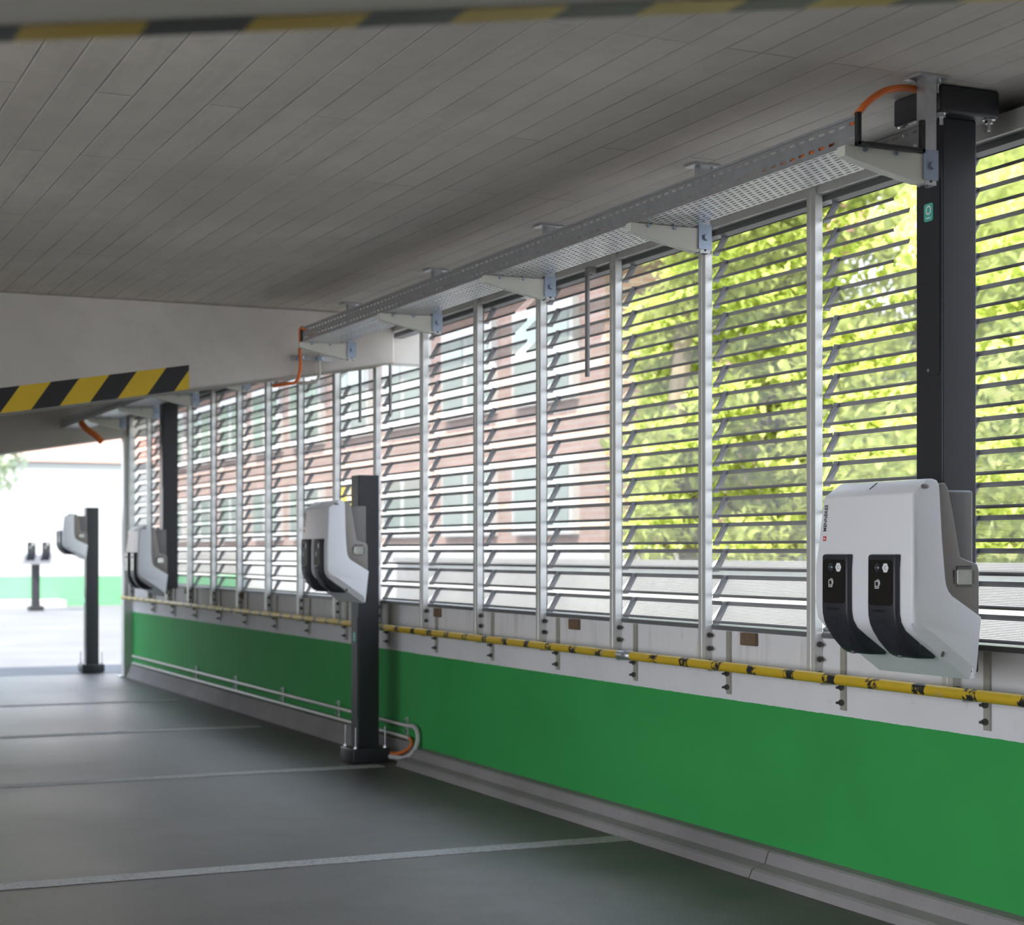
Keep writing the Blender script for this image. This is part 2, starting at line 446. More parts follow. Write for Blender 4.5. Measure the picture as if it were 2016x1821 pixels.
# top rail and sill of the louvre wall (between the beams)
def trail(y0, y1, name):
    bm = bmesh.new()
    box(bm, 3.700, 3.76, y0, y1, 2.594, 2.640); box(bm, 3.692, 3.74, y0, y1, 2.572, 2.594)
    o = struct(name, bm, M['alu'])
    bm = bmesh.new(); box(bm, 3.73, 3.80, y0, y1, 2.550, 2.5719); box(bm, 3.765, 3.80, y0, y1, 2.572, ZC)
    obj('shadow_gap_strip', bm, M['frame_dark'], o)
trail(3.77, 9.89, 'trim_4'); trail(10.06, 17.15, 'trim_5')
bm = bmesh.new(); box(bm, 3.712, 3.81, 3.77, 17.15, .928, .946)
struct('trim_6', bm, M['frame_dark'])

# ------------------------------------------------------------------ louvres
PITCH = .1087; Y0P = 5.367; SP = .784
def slat_mesh(L, name='slat'):
    bm = bmesh.new(); uvl = bm.loops.layers.uv.new('UVMap')
    prof = [(.004, -.006), (0, 0), (.003, .005), (.066, .066), (.069, .072), (.071, .083)]
    acc = [0]
    for a, b_ in zip(prof[:-1], prof[1:]): acc.append(acc[-1] + math.hypot(b_[0] - a[0], b_[1] - a[1]))
    A = [bm.verts.new((x, -L / 2, z)) for x, z in prof]; B = [bm.verts.new((x, L / 2, z)) for x, z in prof]
    for i in range(len(prof) - 1):
        f = bm.faces.new((A[i], B[i], B[i + 1], A[i + 1]))
        f.material_index = 1 if i == 2 else 0
        us = [(0, acc[i]), (L, acc[i]), (L, acc[i + 1]), (0, acc[i + 1])]
        for lp, u in zip(f.loops, us): lp[uvl].uv = u
    return finish(name, bm, [M['alu_dark'], M['perf']])
LS = SP - .034
slat_me = slat_mesh(LS)
cut_a = slat_mesh(LS * .52); cut_b = slat_mesh(LS * .30)
bm = bmesh.new(); prism(bm, [(-.004, -.012), (.024, -.012), (.080, .083), (.048, .083)], -.003, .003)
br_me = finish('end_bracket', bm, M['frame_dark'])
bm = bmesh.new(); box(bm, .0, .022, -.006, .006, 0, 2.566 - .947)
fr_me = finish('side_frame', bm, M['frame_dark'])
def place(name, me, parent, loc):
    o = bpy.data.objects.new(name, me); col.objects.link(o); o.parent = parent; o.location = loc; return o
GAPS = {-1: (.57, .20), 3: (.54, .18)}
def bay_phrase(n):
    if n == -2: return 'cut off at the picture edge behind the large hanging charger post'
    return f'{ORD[n+2]} bay past the large hanging charger post'
for n in range(-2, 15):
    yc = Y0P + SP * (n + .5)
    t = thing('louvre_screen', 'perforated grey louvre screen, ' + bay_phrase(n) + (', notched at the top' if n in GAPS else ''), 'louvre screen', (3.722, yc, .947), 'louvre panels along the parapet wall')
    ybeam = yc + SP / 2 > 9.80 and yc - SP / 2 < 10.15
    for k in range(15):
        z = .012 + k * PITCH
        if ybeam and z + .95 + .09 > 2.39: continue
        if z + .947 + .083 > 2.575: continue
        if n in GAPS and k >= 12:
            fa, fg = GAPS[n]
            bmL = slat_mesh(LS * fa); a = place('slat', bmL, t, (0, LS / 2 - LS * fa / 2, z))
            lb = LS * (1 - fa - fg); bmR = slat_mesh(lb); place('slat', bmR, t, (0, -LS / 2 + lb / 2, z))
            s = a; place('end_bracket', br_me, s, (.003, LS * fa / 2 - .005, 0))
        else:
            s = place('slat', slat_me, t, (0, 0, z))
            place('end_bracket', br_me, s, (.003, LS / 2 - .005, 0))
    if not ybeam: place('side_frame', fr_me, t, (-.006, -LS / 2 - .0005, 0))

# louvre posts on the inner face
def louvre_post(top, first=False):
    bm = bmesh.new()
    prism(bm, [(3.714, -.028), (3.682, -.028), (3.682, -.004), (3.684, -.002), (3.684, .002), (3.682, .004), (3.682, .028), (3.714, .028)], .765, top, 'Z')
    return bm
def bolt_bm(axis='Y'):
    bm = bmesh.new(); cyl(bm, (0, -.006, 0), 'Y', .011, .010, 6); cyl(bm, (0, -.014, 0), 'Y', .0055, .02, 8); return bm
bolt_me = finish('bolt', bolt_bm(), M['bolt'], True)
bolt_x = bmesh.new(); cyl(bolt_x, (-.006, 0, 0), 'X', .011, .012, 6); cyl(bolt_x, (-.016, 0, 0), 'X', .005, .022, 8)
bolt_xme = finish('bolt', bolt_x, M['bolt'], True)
for n in range(-2, 16):
    y = Y0P + SP * n
    inbeam = 9.70 < y < 10.20
    nm = 'behind the large hanging charger' if n == -1 else ('hidden past the picture edge' if n == -2 else f'{ORD[n+1]} past the large hanging charger')
    t = thing('louvre_post', f'pale aluminium upright between two louvre bays, {nm}', 'post', (3.714, y, .765), 'louvre uprights')
    bm = louvre_post(2.385 if inbeam else 2.60); bmesh.ops.translate(bm, verts=bm.verts[:], vec=(0, y, 0))
    obj('upright', bm, M['alu'], t, world=True)
    for k in range(3): place('bolt', bolt_me, t, (-.016, -.028, .03 + .055 * k))

# striped guard rail with its flat brackets
RX, RZ = 3.612, .793
bm = bmesh.new(); tube(bm, [(RX, -1.5, RZ), (RX, 6.70, RZ)], .0195, 16); tube(bm, [(RX, 6.70, RZ), (RX, 17.1, RZ)], .0185, 16)
rail = solo('guard_rail', bm, M['rail'], 'long yellow and black striped guard rail pipe along the white wall', 'rail', (RX, 0, RZ), smooth=True)
bm = bmesh.new(); tube(bm, [(0, 6.62, 0), (0, 6.74, 0)], .0205, 16); obj('sleeve', bm, M['galv'], rail, smooth=True)
for n in range(-2, 15):
    y = Y0P + SP * n - .165
    t = thing('rail_bracket', f'flat steel bracket bolted to white wall under striped rail, {("hidden past the picture edge" if n == -2 else ("under the large hanging charger" if n == -1 else ORD[n+1] + " past the large hanging charger"))}', 'bracket', (3.714, y, .68), 'guard rail brackets')
    bm = bmesh.new(); box(bm, 3.706, 3.714, y - .015, y + .015, .672, .926); obj('bar', bm, M['barbeige'], t, world=True)
    bm = bmesh.new(); box(bm, 3.618, 3.706, y - .012, y + .012, RZ - .026, RZ - .0197); obj('arm', bm, M['galv'], t, world=True)
    for z in (.70, .755): place('bolt', bolt_xme, t, (-.008, 0, z - .68))

# hanging bars in front of the louvres
for y, zt, lab in ((7.146, 2.571, 'thin grey bar hanging from the top rail in front of the louvres'), (9.74, 2.375, 'short grey bar hanging under the beam end, beside the middle charger post'), (10.28, 2.571, 'short grey bar hanging just behind the beam, left of its twin')):
    bm = bmesh.new(); box(bm, 3.655, 3.668, y - .014, y + .014, 2.06, zt, .002)
    if y < 9: box(bm, 3.668, 3.700, y - .014, y + .014, zt - .03, zt)
    solo('hanging_bar', bm, M['alu_dark'], lab, 'bar', (3.66, y, 2.06), 'bars hanging in front of the louvres')
# wood blocks wedged under the sill
for i, (y, w) in enumerate(((4.10, .15), (5.83, .11), (7.37, .10), (9.10, .09), (13.2, .1), (14.9, .1))):
    bm = bmesh.new(); box(bm, 3.698, 3.7149 if y < 9.46 else 3.7215, y - w / 2, y + w / 2, .876, .926, .003)
    solo('shim_block', bm, M['brown'], f'brown block wedged under the louvre sill, {ORD[i+1]} counting from the large hanging charger', 'block', (3.71, y, .876), 'brown blocks under the louvre sill')

# ------------------------------------------------------------------ cable trays and hangers
def tray(y0, y1, label):
    t = thing('cable_tray', label, 'cable tray', (3.01, y0, 2.439), 'cable trays under the ceiling')
    L = y1 - y0
    for nm, quads, mt in (('side_wall', [((3.01, 2.439), (3.01, 2.518))], 'tray_side'), ('side_wall', [((3.24, 2.439), (3.24, 2.518))], 'tray_side'), ('bottom_plate', [((3.01, 2.439), (3.24, 2.439))], 'tray_bottom')):
        bm = bmesh.new(); uvl = bm.loops.layers.uv.new('UVMap')
        for (a, b_) in quads:
            vs = [bm.verts.new(p) for p in ((a[0], y0, a[1]), (a[0], y1, a[1]), (b_[0], y1, b_[1]), (b_[0], y0, b_[1]))]
            f = bm.faces.new(vs); w = math.hypot(b_[0] - a[0], b_[1] - a[1])
            for lp, u in zip(f.loops, ((0, 0), (L, 0), (L, w), (0, w))): lp[uvl].uv = u
        obj(nm, bm, M[mt], t, world=True)
    for x in (3.01, 3.24):
        bm = bmesh.new(); box(bm, x - .004, x + .004, y0, y1, 2.515, 2.523); obj('edge_roll', bm, M['galv'], t, world=True)
    return t
t1 = tray(4.15, 9.43, 'galvanised perforated cable tray under the ceiling from hanging post to concrete beam')
bm = bmesh.new(); box(bm, 3.002, 3.018, 4.140, 4.156, 2.430, 2.528, .003); box(bm, 3.002, 3.248, 4.140, 4.156, 2.430, 2.444, .003); box(bm, 3.232, 3.248, 4.140, 4.156, 2.430, 2.528, .003)
obj('edge_trim', bm, M['black'], t1, world=True)
bm = bmesh.new(); box(bm, 3.002, 3.018, 9.424, 9.440, 2.430, 2.530, .003); box(bm, 3.002, 3.10, 9.424, 9.440, 2.430, 2.444, .003); obj('edge_trim', bm, M['black'], t1, world=True)
t2 = tray(10.22, 17.1, 'galvanised cable tray beyond the concrete beam above the more distant chargers')

def hanger(y, label):
    XS = 3.300
    t = thing('tray_hanger', label, 'hanger', (XS, y, 2.348), 'cable tray hangers')
    bm = bmesh.new(); w = .0205
    prism(bm, [(XS - w, y - w), (XS + w, y - w), (XS + w, y + w), (XS + .010, y + w), (XS + .010, y + w - .003), (XS + w - .003, y + w - .003), (XS + w - .003, y - w + .003), (XS - w + .003, y - w + .003), (XS - w + .003, y + w - .003), (XS - .010, y + w - .003), (XS - .010, y + w), (XS - w, y + w)], 2.348, ZC - .008, 'Z')
    obj('channel', bm, M['galv'], t, world=True)
    bm = bmesh.new(); box(bm, XS - .055, XS + .055, y - .04, y + .04, ZC - .0085, ZC - .001); obj('ceiling_plate', bm, M['galv'], t, world=True)
    bm = bmesh.new(); cyl(bm, (XS + .04, y, ZC - .014), 'Z', .011, .012, 6); cyl(bm, (XS + .04, y, ZC - .03), 'Z', .005, .03, 8)
    obj('plate_bolt', bm, M['silver'], t, world=True, smooth=True)
    bm = bmesh.new(); prism(bm, [(XS - .021, 2.4375), (2.99, 2.4375), (2.99, 2.408), (3.03, 2.398), (3.15, 2.372), (XS - .045, 2.352), (XS - .021, 2.352)], y - .019, y + .019)
    obj('arm', bm, M['cream'], t, world=True)
    bm = bmesh.new(); box(bm, XS - .03, XS + .024, y - .026, y - .0206, 2.362, 2.452); cyl(bm, (XS, y - .031, 2.405), 'Y', .012, .01, 6)
    obj('arm_clamp', bm, M['zinc_blue'], t, world=True)
    for x in (3.06, 3.17):
        bm = bmesh.new(); cyl(bm, (x, y - .022, 2.430), 'Y', .007, .008, 6); obj('bolt', bm, M['zinc_blue'], t, world=True)
    bm = bmesh.new(); box(bm, XS - .004, XS + .004, y - .0213, y - .0204, 2.355, 2.368, .0003); obj('slot', bm, M['black'], t, world=True)
hl = ['beside the large hanging post', 'second from the large hanging post', 'third from the large hanging post', 'fourth from the large hanging post', 'beside the concrete beam with hazard tape']
for i in range(5): hanger(4.204 + 1.305 * i, 'steel hanger with pale arm under the cable tray, ' + hl[i])
for i, y in enumerate((11.6, 13.0, 14.3, 15.6)): hanger(y, f'steel channel hanger with pale arm beyond the concrete beam, {ORD[i+1]} behind it')

# cables
def cable(name, ctrl, r, mt, label, cat, n=8):
    bm = bmesh.new(); tube(bm, spline(ctrl, n), r, 10)
    return solo(name, bm, M[mt], label, cat, tuple(ctrl[0]), smooth=True)
cable('power_cable', [(3.374, 4.262, 2.632), (3.30, 4.246, 2.648), (3.22, 4.225, 2.640), (3.13, 4.185, 2.610), (3.06, 4.165, 2.568), (3.026, 4.172, 2.530), (3.024, 4.25, 2.485), (3.026, 4.6, 2.4535), (3.03, 6, 2.4535), (3.03, 8, 2.4535), (3.026, 9.2, 2.4555), (3.018, 9.38, 2.505), (3.008, 9.447, 2.515), (3.012, 9.465, 2.45), (3.05, 9.60, 2.41), (3.092, 9.725, 2.385), (3.094, 9.735, 2.31), (3.075, 9.75, 2.245), (3.03, 9.80, 2.235), (3.00, 9.95, 2.235)], .0105, 'orange',
      'orange power cable lying in the cable tray, dropping down the beam face', 'cable', 10)
cable('conduit_pipe', [(3.215, 9.745, 2.44), (3.215, 9.745, 2.36), (3.215, 9.745, 2.29), (3.20, 9.75, 2.255), (3.16, 9.78, 2.245), (3.10, 9.80, 2.24)], .0105, 'conduit', 'short grey conduit beside the orange cable on the beam face', 'conduit')
t = thing('clamp_rail', 'short galvanised clamp rail holding orange cable and grey conduit on the beam', 'clamp rail', (3.16, 9.77, 2.385))
bm = bmesh.new(); box(bm, 3.05, 3.30, 9.757, 9.7745, 2.372, 2.402); obj('channel', bm, M['galv'], t, world=True)
for x in (3.096, 3.215):
    bm = bmesh.new(); box(bm, x - .018, x + .018, 9.722, 9.757, 2.374, 2.400, .004); obj('clamp', bm, M['zinc_blue'], t, world=True)
bm = bmesh.new(); tube(bm, spline([(2.98, 15.9, 2.42), (3.02, 15.86, 2.36), (3.10, 15.84, 2.30), (3.16, 15.84, 2.24)], 8), .03, 12)
solo('power_cable', bm, M['orange'], 'thick blurred orange cable hanging from the tray by the open end', 'cable', (2.98, 15.9, 2.24), smooth=True)
# wall conduits on the green band
for z, lab in ((.215, 'upper of two pale conduit pipes running along the foot of the green wall'), (.146, 'lower of two pale conduit pipes running along the foot of the green wall')):
    bm = bmesh.new(); tube(bm, [(3.700, 9.52, z), (3.700, 17.05, z)], .0125, 12)
    solo('conduit_pipe', bm, M['conduit'], lab, 'conduit', (3.70, 9.52, z), 'wall conduits', smooth=True)
for i, y in enumerate((9.60, 10.85, 12.1, 13.35, 14.6)):
    bm = bmesh.new(); box(bm, 3.7135, 3.7219, y - .012, y + .012, .115, .262, .002); cyl(bm, (3.708, y, .25), 'X', .006, .014, 8); cyl(bm, (3.705, y, .181), 'X', .007, .02, 8); cyl(bm, (3.708, y, .122), 'X', .006, .014, 8)
    solo('pipe_clip', bm, M['galv'], f'small metal clip holding both conduits on the green wall, {ORD[i+1]} from the middle charger post', 'clip', (3.715, y, .12), 'conduit clips')
cable('flexible_conduit', [(3.700, 9.53, .216), (3.700, 9.46, .222), (3.692, 9.38, .205), (3.685, 9.35, .15), (3.665, 9.37, .08), (3.64, 9.46, .04), (3.605, 9.60, .035)], .014, 'flex', 'grey flexible conduit curving from the wall pipe to the middle post base', 'conduit')
cable('power_cable', [(3.700, 9.535, .146), (3.696, 9.49, .142), (3.688, 9.455, .120), (3.668, 9.475, .085), (3.635, 9.53, .058), (3.606, 9.62, .05)], .0095, 'orange', 'short orange cable curving into the base of the middle post', 'cable')

# ------------------------------------------------------------------ charger posts
def charger_post(kind, y, label, extra=''):
    X = 3.49; h = .065
    if kind == 'hung':
        t = thing('charger_post', label, 'post', (X, y, .93), 'charger posts')
        z0, z1 = .93, ZC - .088; pz0, pz1 = ZC - .088, ZC - .001; cz0, cz1 = 1.795, 2.41; sz = 2.305
    else:
        t = thing('charger_post', label, 'post', (X, y, 0), 'charger posts')
        z0, z1 = .085, 1.70; pz0, pz1 = .001, .087; cz0, cz1 = .25, .86; sz = .742
    bm = bmesh.new(); box(bm, X - h, X + h, y - h, y + h, z0, z1, .004, 2); obj('pole', bm, M['post'], t, world=True)
    bm = bmesh.new(); box(bm, X - .116, X + .116, y - .116, y + .116, pz0, pz1, .010, 3); obj('base_box', bm, M['post'], t, world=True, smooth=True)
    bm = bmesh.new(); box(bm, X - h - .0022, X - h - .0002, y - .053, y + .053, cz0, cz1)
    es = [e for e in bm.edges if abs(e.verts[0].co.x - e.verts[1].co.x) > .001]
    bmesh.ops.bevel(bm, geom=es, offset=.008, segments=4, affect='EDGES'); obj('cover_plate', bm, M['post'], t, world=True)
    bm = bmesh.new(); cyl(bm, (X - h - .003, y, cz0 + .018 if kind == 'hung' else cz1 - .018), 'X', .005, .003, 12); obj('screw', bm, M['silver'], t, world=True)
    bm = bmesh.new(); box(bm, X - h - .0032, X - h - .0023, y - .022, y + .022, sz - .028, sz + .028)
    es = [e for e in bm.edges if abs(e.verts[0].co.x - e.verts[1].co.x) > .0005]
    bmesh.ops.bevel(bm, geom=es, offset=.004, segments=3, affect='EDGES'); st = obj('sticker', bm, M['teal'], t, world=True)
    bm = bmesh.new(); n = 24
    for k in range(n):
        a, b_ = 2 * PI * k / n, 2 * PI * (k + 1) / n
        prism(bm, [(y + math.cos(q) * r * .9, sz + .007 + math.sin(q) * r * 1.05) for q, r in ((a, .014), (b_, .014), (b_, .0095), (a, .0095))], X - h - .0038, X - h - .0033, 'X')
    box(bm, X - h - .0038, X - h - .0033, y - .012, y + .012, sz - .019, sz - .0155)
    ro = obj('ring_mark', bm, M['whiteink'], t, world=True)
    ro.parent = st; ro.location = (0, 0, 0)
    for sx in (-1, 1):
        for sy in (-1, 1):
            px, py = X + sx * .092, y + sy * .092
            bm = bmesh.new()
            if kind == 'hung':
                cyl(bm, (px, py, pz0 - .006), 'Z', .013, .012, 6); cyl(bm, (px, py, pz0 - .020), 'Z', .006, .03, 8); cyl(bm, (px, py, pz0 - .0008), 'Z', .02, .0016, 16)
            else:
                cyl(bm, (px, py, pz1 + .006), 'Z', .012, .012, 6); cyl(bm, (px, py, pz1 + .06), 'Z', .0055, .13, 8); cyl(bm, (px, py, pz1 + .0008), 'Z', .019, .0016, 16)
            obj('anchor_bolt', bm, M['silver'], t, world=True, smooth=True)
    return t
charger_post('hung', 4.35, 'black square post hanging from the ceiling plate, carrying the large charger up close')
charger_post('stand', 9.71, 'black square post standing on the asphalt in the middle, carrying a charger')
charger_post('hung', 14.66, 'dark post hanging from the ceiling behind the louvre shade, carrying the blurred charger')
charger_post('stand', 18.05, 'thin dark post standing in sunlight just outside the open end')

# ------------------------------------------------------------------ twin charger
def hw_at(z): return .248 if z < .33 else .248 - .0228 * (z - .33) / .23
def sh(z): return 0 if z < .33 else .0176 * (z - .33) / .23
def normals(pts):
    out = []; n = len(pts)
    for i in range(n):
        a = Vector(pts[i - 1]); b_ = Vector(pts[i]); c = Vector(pts[(i + 1) % n])
        e1 = (b_ - a).normalized(); e2 = (c - b_).normalized()
        n1 = Vector((e1.y, -e1.x)); n2 = Vector((e2.y, -e2.x)); v = (n1 + n2)
        v = v.normalized() / max(.5, math.cos(n1.angle(n2) / 2)) if v.length > 1e-6 else n1
        out.append(v)
    return out
def orient(pts):
    A = sum(pts[i - 1][0] * pts[i][1] - pts[i][0] * pts[i - 1][1] for i in range(len(pts)))
    return pts if A < 0 else pts[::-1]     # clockwise -> (dz,-dx) points inward

def make_charger(loc, label):
    t = thing('charging_station', label, 'charging station', loc, 'twin wall chargers')
    # --- white front shell
    raw = [(-.022, 0, .028), (-.20, .124, .028), (-.232, .148, .022), (-.247, .172, .016), (-.2525, .198, .013), (-.253, .230, .010), (-.253, .330, .010),
           (-.253, .548, .009), (-.2522, .554, .009), (-.2485, .559, .009), (-.196, .5965, .006), (-.188, .599, .008), (-.178, .599, .006), (-.163, .594, .004), (-.156, .582, .002),
           (-.153, .545, .002), (-.1453, .4215, .002), (-.1385, .350, .002), (-.1334, .302, .002), (-.129, .281, .002), (-.121, .265, .002), (-.108, .251, .002),
           (0, .187, .002), (0, .181, .002), (-.0073, .1225, .002), (-.016, .030, .004), (-.018, .006, .01)]
    pts = [(x + sh(z), z) for x, z, b_ in raw]
    A = sum(pts[i - 1][0] * pts[i][1] - pts[i][0] * pts[i - 1][1] for i in range(len(pts)))
    if A > 0: raw = raw[::-1]; pts = pts[::-1]
    nr = normals(pts)
    prof = [(p[0], p[1], hw_at(p[1]), r[2], v.x, v.y) for p, r, v in zip(pts, raw, nr)]
    bm = bmesh.new(); loft(bm, prof, 0, 4, [i for i, r in enumerate(raw) if r[2] >= .022]); bmesh.ops.translate(bm, verts=bm.verts[:], vec=(0, .003, 0)); obj('front_shell', bm, M['shell'], t, smooth=True, angle=28)
    # groove in the top slope and screw recesses
    bm = bmesh.new(); prism(bm, [(-.228 + .017, .5735), (-.20 + .017, .5935), (-.20 + .017, .5950), (-.228 + .017, .5735 + .0012)], .018, .0225)
    obj('top_groove', bm, M['ink'], t)
    def disc(cx_, cy_, cz_, rx, rz, nrm, name, mt):
        bm = bmesh.new(); q = Vector(nrm).normalized().to_track_quat('Z', 'Y').to_matrix().to_4x4()
        bmesh.ops.create_uvsphere(bm, u_segments=20, v_segments=8, radius=1, matrix=Matrix.Translation((cx_, cy_, cz_)) @ q @ Matrix.Diagonal((rx, rz, .0016, 1)))
        obj(name, bm, M[mt], t, smooth=True)
    disc(-.190, -.2225, .576, .015, .0075, (0, -1, .25), 'screw_recess', 'taupe')
    disc(-.13, -.228, .0785, .005, .013, (-.3, -.6, -.6), 'screw_recess', 'taupe')
    # --- taupe middle body
    raw = [(-.165, .560), (-.160, .585), (-.130, .588), (-.118, .572), (-.1, .50), (-.0733, .368), (-.068, .364), (-.010, .346), (-.0035, .330), (-.0025, .186), (-.05, .2), (-.16, .25), (-.165, .4)]
    pts = orient([(x + sh(z), z) for x, z in raw]); nr = normals(pts)
    prof = [(p[0], p[1], hw_at(p[1]) - .008, .005, v.x, v.y) for p, v in zip(pts, nr)]
    bm = bmesh.new(); loft(bm, prof, 0, 3); obj('middle_body', bm, M['taupe'], t, smooth=True, angle=28)
    # --- grey rear box and dark mounting plate
    bm = bmesh.new(); box(bm, -.15, -.004, -.214, .214, .19, .566, .008, 3); obj('rear_box', bm, M['backgrey'], t, smooth=True)
    bm = bmesh.new(); box(bm, -.03, -.002, -.236, .236, .022, .19, .004, 2); obj('mounting_plate', bm, M['black'], t, smooth=True)
    # --- meter window on the side
    wx0, wx1, wz0, wz1 = -.096, -.022, .277, .337; yy = -.2372
    bm = bmesh.new(); box(bm, wx0 - .003, wx1 + .003, yy - .0008, yy + .004, wz0 - .003, wz1 + .003)
    bmesh.ops.bevel(bm, geom=[e for e in bm.edges if abs(e.verts[0].co.y - e.verts[1].co.y) > .002], offset=.012, segments=4, affect='EDGES'); wseal = obj('window_seal', bm, M['black'], t)
    bm = bmesh.new(); box(bm, wx0, wx1, yy - .0035, yy + .004, wz0, wz1)
    bmesh.ops.bevel(bm, geom=[e for e in bm.edges if abs(e.verts[0].co.y - e.verts[1].co.y) > .002], offset=.010, segments=4, affect='EDGES')
    wf = obj('meter_window', bm, M['backgrey'], t)
    bm = bmesh.new(); box(bm, wx0 + .010, wx1 - .010, yy - .0045, yy - .0034, wz0 + .010, wz1 - .010, .0004, 1); obj('pane', bm, M['pane'], wf)
    for zz in (wz0 + .009, wz1 - .009):
        bm = bmesh.new(); box(bm, wx0 + .010, wx1 - .010, yy - .005, yy - .0034, zz - .0008, zz + .0008); obj('pane_edge', bm, M['cream'], wf)
    # --- two black socket housings
    front = [(-.262, .3745), (-.268, .3725), (-.2715, .366), (-.2720, .30), (-.2722, .215), (-.2712, .190), (-.2655, .165), (-.257, .143), (-.240, .113), (-.222, .089), (-.205, .073), (-.190, .0655), (-.176, .063)]
    def lower(s):      # arc-length position on the sloping front, s from the z=.172 point
        P = [Vector(p) for p in front[5:]]; P[0] = Vector((-.2712, .190)); acc = 0
        for a, b_ in zip(P[:-1], P[1:]):
            L = (b_ - a).length
            if acc + L >= s: 
                q = a.lerp(b_, (s - acc) / L); tn = (b_ - a).normalized(); return q, Vector((tn.y, -tn.x))
            acc += L
        return P[-1], Vector((0, -1))
    for yc in (.1195, -.1185):
        rawr = front + [(-.128, .062), (-.122, .066), (-.122, .080), (-.135, .12), (-.225, .19), (-.240, .25), (-.240, .3745)]
        bs = []
        for i, p in enumerate(rawr):
            bs.append(.007 if i < 7 else (.012 if i < 8 else (.020 if i < 9 else (.030 if i < 12 else (.02 if i == 12 else .004)))))
        A = sum(rawr[i - 1][0] * rawr[i][1] - rawr[i][0] * rawr[i - 1][1] for i in range(len(rawr)))
        if A > 0: rawr = rawr[::-1]; bs = bs[::-1]
        nr = normals(rawr)
        prof = [(p[0], p[1], .0675, b_, v.x, v.y) for p, b_, v in zip(rawr, bs, nr)]
        bm = bmesh.new(); loft(bm, prof, 0, 4); bmesh.ops.translate(bm, verts=bm.verts[:], vec=(0, yc, 0))
        so = obj('socket_housing', bm, M['socket'], t, smooth=True)
        bm = bmesh.new(); box(bm, -.2735, -.2715, yc - .058, yc + .058, .222, .358)
        bmesh.ops.bevel(bm, geom=[e for e in bm.edges if abs(e.verts[0].co.x - e.verts[1].co.x) > .001], offset=.006, segments=3, affect='EDGES')
        obj('display_panel', bm, M['display'], so)
        # status lens
        bm = bmesh.new(); cyl(bm, (-.2737, yc + .014, .334), 'X', .0135, .0012, 24); bmesh.ops.create_uvsphere(bm, u_segments=20, v_segments=10, radius=1, matrix=Matrix.Translation((-.2740, yc + .014, .334)) @ Matrix.Diagonal((.0045, .0105, .0105, 1)))
        obj('status_lens', bm, M['lens'], so, smooth=True)
        # white hexagon with C
        hx, hz = yc - .0245, .334
        bm = bmesh.new(); prism(bm, [(hx + .0152 * math.cos(k * PI / 3), hz + .0152 * math.sin(k * PI / 3)) for k in range(6)], -.2740, -.2734, 'X'); he = obj('hexagon_mark', bm, M['whiteink'], so)
        FR = lambda y, z, x=-.2743: frame_m((0, -1, 0), (0, 0, 1), (x, y, z))
        bm = text_bm('C', .0150, .0003, FR(hx, hz)); obj('letter', bm, M['ink'], he)
        # card symbol
        rx, rz = yc + .017, .2845
        bm = bmesh.new()
        for (a, b_, c, d) in ((-.0095, -.0075, -.0125, .0105), (.0075, .0095, -.0125, -.001), (-.0095, .0095, -.0125, -.0103), (-.0095, .002, .0085, .0105)):
            box(bm, -.2741, -.2734, rx - b_, rx - a, rz + c, rz + d)
        for r0 in (.0035, .0065, .0095):
            n = 12; r1 = r0 + .0014
            for k in range(n):
                a, b_ = -PI * .35 + PI * 1.0 * k / n, -PI * .35 + PI * 1.0 * (k + 1) / n
                pp = [(rx - .004 - math.cos(q) * r, rz + .004 + math.sin(q) * r) for q, r in ((a, r0), (a, r1), (b_, r1), (b_, r0))]
                prism(bm, pp, -.2741, -.2734, 'X')
        cs = obj('card_symbol', bm, M['whiteink'], so)
        bm = text_bm('RFID', .0072, .0003, FR(rx, rz - .0065, -.2741)); obj('letters', bm, M['whiteink'], cs)
        bm = text_bm('MENNEKES', .0115, .0004, FR(yc + .001, .2045, -.2727)); obj('embossed_lettering', bm, M['black'], so)
        bm = bmesh.new(); box(bm, -.2728, -.2718, yc + .036, yc + .043, .2005, .2090); obj('embossed_mark', bm, M['black'], so)
        # hinge slot and lid
        q, nn = lower(.015)
        bm = bmesh.new(); box(bm, q.x - .0032, q.x + .004, yc - .014, yc + .014, q.y - .003, q.y + .003, .001, 1); obj('hinge_slot', bm, M['black'], so)
        bm = bmesh.new(); rings = []
        for j, (rr, lift) in enumerate(((0, .0024), (.6, .0024), (.92, .0024), (.97, .0018), (1.0, -.001))):
            ring = []
            for k in range(36):
                a = 2 * PI * k / 36
                dy = math.cos(a) * .0465 * rr; s = .0725 + math.sin(a) * .050 * rr
                q, nn = lower(s); 
                ring.append(bm.verts.new((q.x - nn.x * -lift if False else q.x + (-abs(nn.x)) * lift, yc + dy, q.y - abs(nn.y) * lift)))
            rings.append(ring)
        for a, b_ in zip(rings[:-1], rings[1:]):
            for k in range(36):
                vs = (a[k], a[(k + 1) % 36], b_[(k + 1) % 36], b_[k])
                try: bm.faces.new(vs)
                except ValueError: pass
        bmesh.ops.remove_doubles(bm, verts=bm.verts[:], dist=.00005); bmesh.ops.recalc_face_normals(bm, faces=bm.faces[:])
        obj('socket_lid', bm, M['socket'], so, smooth=True)
        bm = bmesh.new(); cyl(bm, (-.1985, yc, .0690), 'Y', .0055, .018, 12); obj('lid_latch', bm, M['silver'], so, smooth=True)
    # small caption on the flank of the inner housing
    bm = text_bm('Public Key', .010, .0003, frame_m((1, 0, 0), (0, 0, 1), (-.160, -.1864, .108))); obj('caption', bm, M['whiteink'], t)
    # brand lettering up the edge of the shell
    up = Vector((-(sh(.45) - sh(.40)) * -1, 0, .05)).normalized()
    xf = -.253 + sh(.487) - .0012
    Mx = frame_m(up, (0, 1, 0), (xf, .2070, .488))
